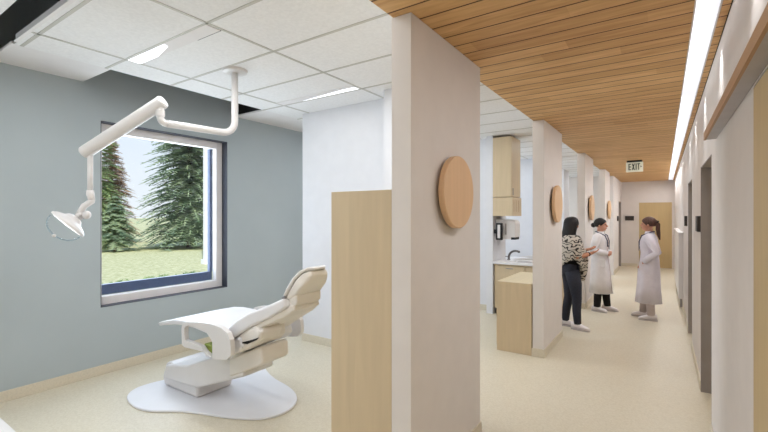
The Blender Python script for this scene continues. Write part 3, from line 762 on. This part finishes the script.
def doctor(loc, rz, label, sc, coat, trousers, hair, skin, style, arms, hem, feet):
    t = thing('person', label, 'person', loc, rz=rz); t.scale = (sc, sc, sc)
    b = MB()
    b.loft([(0, 0, .80, .08, .13), (0, 0, .90, .10, .155), (0, 0, 1.04, .085, .125), (.01, 0, 1.2, .105, .15), (.005, 0, 1.32, .09, .16), (0, 0, 1.385, .05, .08)], 24)
    b.tube([(0, 0, 1.33), (.005, 0, 1.42), (.012, 0, 1.50)], [.06, .05, .05], 16)
    hc_ = (.02, 0, 1.545)
    P, q = head(b, hc_)
    for s, (fx, fy, frz) in zip((-1, 1), feet):
        lp = leg_pts((0, s*.085, .86), (fx, fy, .09))
        b.tube(lp, [.088, .08, .058, .052, .036], 16)
        b.tube([lp[-1], (fx, fy, .05), (fx+.07*math.cos(frz), fy+.07*math.sin(frz), .035), (fx+.11*math.cos(frz), fy+.11*math.sin(frz), .03)], [.034, .026, .018, .012], 12)
    for s, (el, wr, hd_, nn) in zip((-1, 1), arms):
        sh = Vector((0, s*.165, 1.335))
        b.tube([Vector((0, s*.06, 1.33)), sh, sh.lerp(Vector(el), .5), el, Vector(el).lerp(Vector(wr), .45), wr], [.06, .052, .045, .036, .036, .024], 14)
        hand(b, wr, hd_, nn, .5, s)
    body = finish_body('body', b, skin, t)
    face(P, q, t)
    # trousers and shoes
    for s, (fx, fy, frz) in zip((-1, 1), feet):
        lp = leg_pts((0, s*.085, .86), (fx, fy, .085))
        lp[0] = lp[0].lerp(lp[1], .4)
        build('trouser_leg', MB().tube(lp, [.075, .08, .070, .064, .056], 18), trousers, t, world=False, smooth=True)
        shoe(t, fx, fy, frz)
    # coat body
    cm = MB()
    rings = [(.015, 0, hem, .185, .195, .045), (.012, 0, hem+.25, .165, .19, .04), (.008, 0, .80, .152, .185, .02), (.0, 0, .95, .135, .175, .008), (0, 0, 1.08, .122, .162), (.01, 0, 1.2, .132, .178), (.008, 0, 1.3, .12, .187), (.0, 0, 1.355, .095, .165), (0, 0, 1.39, .07, .10), (0, 0, 1.405, .062, .075)]
    cm.loft(rings, 48, jit=0, freq=7)
    co = build('lab_coat', cm, coat, t, world=False, smooth=True)
    for s, (el, wr, hd_, nn) in zip((-1, 1), arms):
        sh = Vector((0, s*.165, 1.335)); w2 = Vector(el).lerp(Vector(wr), .93)
        build('sleeve', MB().tube([Vector((0, s*.1, 1.335)), sh, sh.lerp(Vector(el), .5), Vector(el), Vector(el).lerp(Vector(wr), .5), w2], [.07, .071, .064, .058, .052, .047], 20), coat, t, world=False, smooth=True)
    # collar, placket, pocket
    build('collar', MB().loft([(.0, 0, 1.375, .078, .10), (.0, 0, 1.42, .064, .078), (-.01, 0, 1.43, .060, .070), (.0, 0, 1.40, .062, .08)], 24, cap=False), coat, co, world=False, smooth=True)
    pk = MB(); pk.box(.135, .15, -.012, .012, 0, 0)
    fl = []
    for z, x in ((hem+.02, .201), (hem+.25, .179), (.80, .1615), (.95, .1365), (1.08, .1235), (1.2, .1435), (1.3, .1295), (1.36, .096)): fl.append((x, 0, z))
    build('placket', MB().tube(fl, .006, 6), M['scrub'], co, world=False)
    for s in (-1, 1):
        build('pocket', MB().box(.02, .13, s*.168-.004 if s > 0 else s*.168-.004, s*.168+.004, .80, .94), coat, co, world=False, bevel=.003)
    # stethoscope
    st = []
    for a in range(-150, 151, 15): st.append((-.0+.075*math.cos(R(a))*-1, .095*math.sin(R(a)), 1.41-.02*math.cos(R(a))))
    st = [(.14, -.05, 1.16), (.142, -.06, 1.26), (.105, -.075, 1.36)] + [(-.07*math.cos(R(a)), -.088*math.cos(R(90-a)) if False else .088*math.sin(R(a)), 1.425) for a in range(-60, 61, 20)] + [(.105, .075, 1.36), (.142, .055, 1.26), (.145, .02, 1.14)]
    sb = build('stethoscope', MB().tube(st, .0085, 8), M['steth'], t, world=False, smooth=True)
    build('chest_piece', MB().lathe([(.022, 0), (.022, .012)], (.142, .02, 1.13), (1, 0, 0), 16), M['steel'], sb, world=False)
    # hair
    hm = MB(); c = Vector(hc_)
    n, m = 28, 18; v = []; f = []
    for j in range(m+1):
        th = PI*j/m*.70
        for k in range(n):
            a = 2*PI*k/n; ca = math.cos(a)
            lim = 1.0
            tt = th*(1.0 if ca < .2 else (1-.42*(ca-.2)/.8))
            p = Vector((math.sin(tt)*ca*.108-.014, math.sin(tt)*math.sin(a)*.087, math.cos(tt)*.100+.027))
            p *= 1+.02*noise.noise(p*30)
            v.append(c+p)
    for j in range(m):
        for k in range(n): f.append((j*n+k, (j+1)*n+k, (j+1)*n+(k+1) % n, j*n+(k+1) % n))
    hm.add(v, f)
    if style == 'bun':
        hm.ell((c.x-.125, 0, c.z-.005), (.042, .045, .045), 16, 12)
    else:
        hm.ell((c.x-.105, 0, c.z+.045), (.03, .028, .03), 14, 10)
        hm.tube([(c.x-.11, 0, c.z+.045), (c.x-.135, 0, c.z-.0), (c.x-.132, 0, c.z-.08), (c.x-.142, 0, c.z-.17), (c.x-.16, 0, c.z-.25)], [.022, .03, .032, .026, .008], 16)
    ho = build('hair', hm, hair, t, world=False, smooth=True, recalc=False)
    if style == 'pony': build('hair_tie', MB().lathe([(.03, -.008), (.03, .008)], (c.x-.128, 0, c.z+.035), (1, 0, .9), 14), M['blackp'], ho, world=False)
    return t

# doctor with dark bun, facing +x, hands together in front
doctor((-.93, 8.2, 0), R(-8), 'person in a white coat with dark hair in a bun, hands clasped, black trousers', .985, M['coat2'], M['pants'], M['hairb'], M['skin'], 'bun',
       [((-.05, -.235, 1.09), (.16, -.09, 1.04), (.3, .9, 0), (-1, 0, .2)), ((-.05, .235, 1.09), (.15, .09, 1.05), (.3, -.9, 0), (-1, 0, .2))], .33,
       [(-.02, -.09, R(-12)), (.10, .10, R(8))])
# doctor with brown ponytail, facing -x, hand in pocket
doctor((-.18, 8.0, 0), R(176), 'person in a long white coat with brown ponytail, hand in coat pocket', 1.0, M['coat'], M['scrub'], M['hairn'], M['skin'], 'pony',
       [((-.09, -.24, 1.08), (.10, -.2, .90), (.5, .1, -.8), (0, 1, 0)), ((-.12, .25, 1.10), (.075, .16, .93), (.4, -.25, -.8), (0, -1, 0))], .27,
       [(.10, -.10, R(-6)), (-.03, .12, R(10))])

def visitor():
    t = thing('person', 'person with long black hair, patterned shawl and dark jeans, arm raised', 'person', (-1.15, 6.72, 0), rz=R(26))
    b = MB()
    b.loft([(-.01, 0, .80, .085, .135), (-.01, 0, .90, .105, .155), (0, 0, 1.04, .085, .125), (.01, 0, 1.2, .105, .15), (.005, 0, 1.32, .09, .16), (0, 0, 1.385, .05, .08)], 24)
    b.tube([(0, 0, 1.33), (.01, 0, 1.42), (.02, 0, 1.50)], [.06, .05, .05], 16)
    hc_ = (.025, 0, 1.54)
    P, q = head(b, hc_, 1.0)
    feet = [(.06, -.12, R(-40)), (-.05, .10, R(-25))]
    for s, (fx, fy, frz) in zip((-1, 1), feet):
        lp = leg_pts((-.01, s*.085, .86), (fx, fy, .09), .03)
        b.tube(lp, [.09, .08, .058, .052, .036], 16)
        b.tube([lp[-1], (fx, fy, .05), (fx+.10*math.cos(frz), fy+.10*math.sin(frz), .03)], [.034, .026, .012], 12)
    arms = [((.02, -.245, 1.08), (.24, -.13, 1.13), (1, .25, .35), (0, .4, 1)), ((.03, .24, 1.08), (.25, .12, 1.16), (1, -.1, .3), (0, -.3, 1))]
    for s, (el, wr, hd_, nn) in zip((-1, 1), arms):
        sh = Vector((0, s*.165, 1.335))
        b.tube([Vector((0, s*.06, 1.33)), sh, sh.lerp(Vector(el), .5), el, Vector(el).lerp(Vector(wr), .45), wr], [.06, .052, .045, .038, .037, .024], 14)
        hand(b, wr, hd_, nn, .3, s)
    finish_body('body', b, M['skin2'], t); face(P, q, t)
    tr_ = MB()
    tr_.loft([(-.01, 0, .78, .10, .15), (-.015, 0, .86, .122, .17), (-.01, 0, .95, .11, .158), (0, 0, 1.0, .098, .145)], 28)
    build('jeans_waist', tr_, M['jeans'], t, world=False, smooth=True)
    for s, (fx, fy, frz) in zip((-1, 1), feet):
        lp = leg_pts((-.012, s*.08, .87), (fx, fy, .085), .03)
        build('jeans_leg', MB().tube(lp, [.105, .092, .068, .060, .050], 18), M['jeans'], t, world=False, smooth=True)
        shoe(t, fx, fy, frz)
    build('top', MB().loft([(0, 0, .96, .115, .155), (0, 0, 1.06, .102, .145), (.01, 0, 1.2, .12, .165), (.005, 0, 1.31, .105, .172), (0, 0, 1.37, .07, .10)], 28), M['blackt'], t, world=False, smooth=True)
    # shawl: draped open wrap, longer at the back, over the upper arms
    n = 56; v = []; f = []
    zs = [(1.40, .075, .085), (1.385, .11, .17), (1.345, .135, .235), (1.27, .155, .262), (1.15, .165, .285), (1.04, .165, .29), (.94, .155, .265), (.88, .15, .25)]
    for i, (z, rx, ry) in enumerate(zs):
        for k in range(n):
            a = 2*PI*k/n
            w = 1+.05*math.sin(a*9+z*6)*(i/len(zs))
            dz = -.10*(i/len(zs))**2*abs(math.cos(a)) if math.cos(a) > 0 else .03*(i/len(zs))
            dz += .13*(i/(len(zs)-1))**2*abs(math.sin(a))
            v.append((math.cos(a)*rx*w, math.sin(a)*ry*w, z+dz))
    for i in range(len(zs)-1):
        for k in range(n): f.append((i*n+k, i*n+(k+1) % n, (i+1)*n+(k+1) % n, (i+1)*n+k))
    sh = MB().add(v, f)
    so = build('shawl', sh, M['shawl'], t, world=False, smooth=True)
    md = so.modifiers.new('solid', 'SOLIDIFY'); md.thickness = .008
    # front panel of the shawl hanging down
    build('shawl_tail', MB().tube([(.15, -.07, 1.18), (.165, -.075, 1.02), (.16, -.07, .86), (.15, -.06, .72)], [.05, .06, .055, .03], 14, flat=.5), M['shawl'], so, world=False, smooth=True)
    build('wristwatch', MB().lathe([(.031, -.012), (.033, 0), (.031, .012)], (.20, -.151, 1.121), (.22, .115, .05), 18), M['blackp'], t, world=False)
    # long hair
    c = Vector(hc_); n, m = 32, 24; v = []; f = []
    prof = [(0, .128), (.03, .126), (.06, .118), (.085, .10), (.10, .07), (.107, .03), (.108, -.01), (.110, -.06), (.114, -.12), (.118, -.18), (.116, -.24), (.105, -.30), (.085, -.35), (.04, -.375), (0, -.38)]
    for r_, h_ in prof:
        for k in range(n):
            a = 2*PI*k/n; ca = math.cos(a)
            lowf = max(0, min(1, (-h_+.02)/.1))
            rx = r_*(1.0 if ca < 0 else (1-.3*lowf*ca))
            sh_ = -.02-.03*min(1, max(0, (-h_)/.2))
            p = Vector((ca*rx+sh_, math.sin(a)*r_*.92, h_))
            p += p.normalized()*.006*noise.noise(Vector((a*4, h_*3, 1)))
            v.append(c+p)
    for j in range(len(prof)-1):
        for k in range(n): f.append((j*n+k, j*n+(k+1) % n, (j+1)*n+(k+1) % n, (j+1)*n+k))
    build('hair', MB().add(v, f), M['hairb'], t, world=False, smooth=True)
    return t
visitor()

# ------------------------------------------------------------------ outdoors
def spruce(x, y, h, rad, m, label, bare=.6, group='spruces on the lawn', dens=1.0):
    t = thing('spruce_tree', label, 'tree', (x, y, -.3), group)
    build('trunk', MB().tube([(0, 0, 0), (0, 0, h*.5), (0, 0, h)], [rad*.07, rad*.045, .01], 10), M['bark'], t, world=False, smooth=True)
    fm = MB(); rnd = random.Random(int(x*100+y*10))
    lev = int(h*6.5*dens)
    for i in range(lev):
        u = (i+rnd.random()*.6)/lev; z = bare+(h-bare)*u
        L0 = rad*(1-u)**.6*(.8+.45*rnd.random())+.12
        nb = int(9+7*(1-u))
        for k in range(nb):
            a = 2*PI*(k+rnd.random())/nb + i*.7; L = L0*(.6+.4*rnd.random()); zj = rnd.uniform(-.25, .25); ca, sa = math.cos(a), math.sin(a)
            seg = 6; lift = .12+.25*u
            prev = None
            for sgi in range(seg+1):
                s_ = sgi/seg; r_ = L*s_; zz = z+zj+lift*r_-.42*L*s_*s_+rnd.uniform(-.03, .03)
                p = Vector((ca*r_, sa*r_, zz))
                if prev is not None:
                    wd = L*.17*(1-s_*.6)+.13
                    for sd_ in (-1, 1):
                        for tw in range(2):
                            o = prev.lerp(p, .25+.5*tw)
                            tip = o+Vector((-sa*sd_*wd+ca*wd*.7, ca*sd_*wd+sa*wd*.7, -wd*.28+rnd.uniform(-.05, .05)))
                            e = Vector((ca, sa, 0))*wd*.3
                            fm.add([o-e, tip, o+e+Vector((0, 0, -.03))], [(0, 1, 2)])
                    fm.add([prev+Vector((-sa*.04, ca*.04, 0)), prev-Vector((-sa*.04, ca*.04, .05)), p], [(0, 1, 2)])
                prev = p
    build('foliage', fm, m, t, world=False, recalc=False)
def W(u, v, z=-.3):
    a = (u-384)/412; th = math.atan(279/412); k = (z-H)/((216-v)/412)
    return ((-math.sin(th)+math.cos(th)*a)*k, (math.cos(th)+math.sin(th)*a)*k)
x, y = W(190, 247.5); spruce(x, y, 13.5, 3.1, M['n2'], 'tall blue green spruce filling the right half of the window view')
x, y = W(88, 248); spruce(x, y, 12, 2.2, M['n1'], 'tall dark spruce at the left edge of the window view')
x, y = W(115, 251.5); spruce(x, y, 2.9, 1.2, M['n2'], 'low bushy spruce before the left hand tree')
x, y = W(112, 243); spruce(x, y, 7.6, 1.8, M['n3'], 'russet tinged tree behind the left hand spruce', group='mixed trees beyond')
# white post
x, y = W(206.3, 264)
po = thing('white_post', 'tall slim white post standing on the lawn outside the window', 'post', (x, y, -.3))
build('shaft', MB().box(x-.09, x+.09, y-.09, y+.09, -.1, 7), M['post'], po, bevel=.01)
build('post_foot', MB().box(x-.15, x+.15, y-.15, y+.15, -.3, -.1), M['post'], po, bevel=.01)
# low planted edge: a row of tufts
ed = MB(); rnd = random.Random(3)
for i in range(620):
    u = rnd.uniform(-14, 30); px_, py_ = -13.4+rnd.uniform(-.25, .25), u
    for q in range(4):
        a = rnd.random()*2*PI; hh = rnd.uniform(.03, .09)
        ed.add([(px_+math.cos(a)*.05, py_+math.sin(a)*.05, -.3), (px_-math.cos(a)*.05, py_-math.sin(a)*.05, -.3), (px_+rnd.uniform(-.12, .12), py_+rnd.uniform(-.12, .12), -.3+hh)], [(0, 1, 2)])
eo = build('grass_edge', ed, M['n1'], recalc=False); tag(eo, 'low row of taller grass tufts along the lawn', 'grass'); eo['kind'] = 'stuff'

# ------------------------------------------------------------------ world, sun
w = bpy.data.worlds.new('World'); S.world = w; w.use_nodes = True
nt = w.node_tree; bg = nt.nodes['Background']
tc = nt.nodes.new('ShaderNodeTexCoord'); sp = nt.nodes.new('ShaderNodeSeparateXYZ'); cr = nt.nodes.new('ShaderNodeValToRGB')
nt.links.new(tc.outputs['Generated'], sp.inputs[0]); nt.links.new(sp.outputs['Z'], cr.inputs['Fac']); nt.links.new(cr.outputs['Color'], bg.inputs['Color'])
e = cr.color_ramp.elements; e[0].position = 0; e[0].color = lin((232, 236, 240)); e[1].position = .7; e[1].color = lin((150, 186, 232))
k = cr.color_ramp.elements.new(.25); k.color = lin((214, 226, 244))
bg.inputs['Strength'].default_value = 1.0
sl = bpy.data.lights.new('sun', 'SUN'); sl.energy = 3.6; sl.angle = R(1); sl.color = (1, .95, .86)
so = bpy.data.objects.new('sun', sl); C.objects.link(so)
so.rotation_euler = Vector((-.62, .38, -.75)).to_track_quat('-Z', 'Y').to_euler()
for k, (a, b) in enumerate(wins):
    area('window_fill', (-5.22, (a+b)/2, 1.7), 1.9, 1.4, 34, (.82, .9, 1), (0, -PI/2, 0))  # area lamp added outside each window to boost the daylight

# ------------------------------------------------------------------ camera
cam = bpy.data.cameras.new('camera'); cam.sensor_width = 36; cam.lens = 36*412/768; cam.clip_start = .05; cam.clip_end = 1000
co = bpy.data.objects.new('camera', cam); C.objects.link(co); co.location = (0, 0, H); co.rotation_euler = (PI/2, 0, math.atan(279/412))
S.camera = co
S.view_settings.view_transform = 'Standard'; S.view_settings.look = 'None'; S.view_settings.gamma = 1; S.view_settings.use_curve_mapping = False
S.view_settings.exposure = .28
S.cycles.max_bounces = 8; S.cycles.diffuse_bounces = 5; S.cycles.transparent_max_bounces = 12; S.cycles.sample_clamp_indirect = 4
S.cycles.use_denoising = True
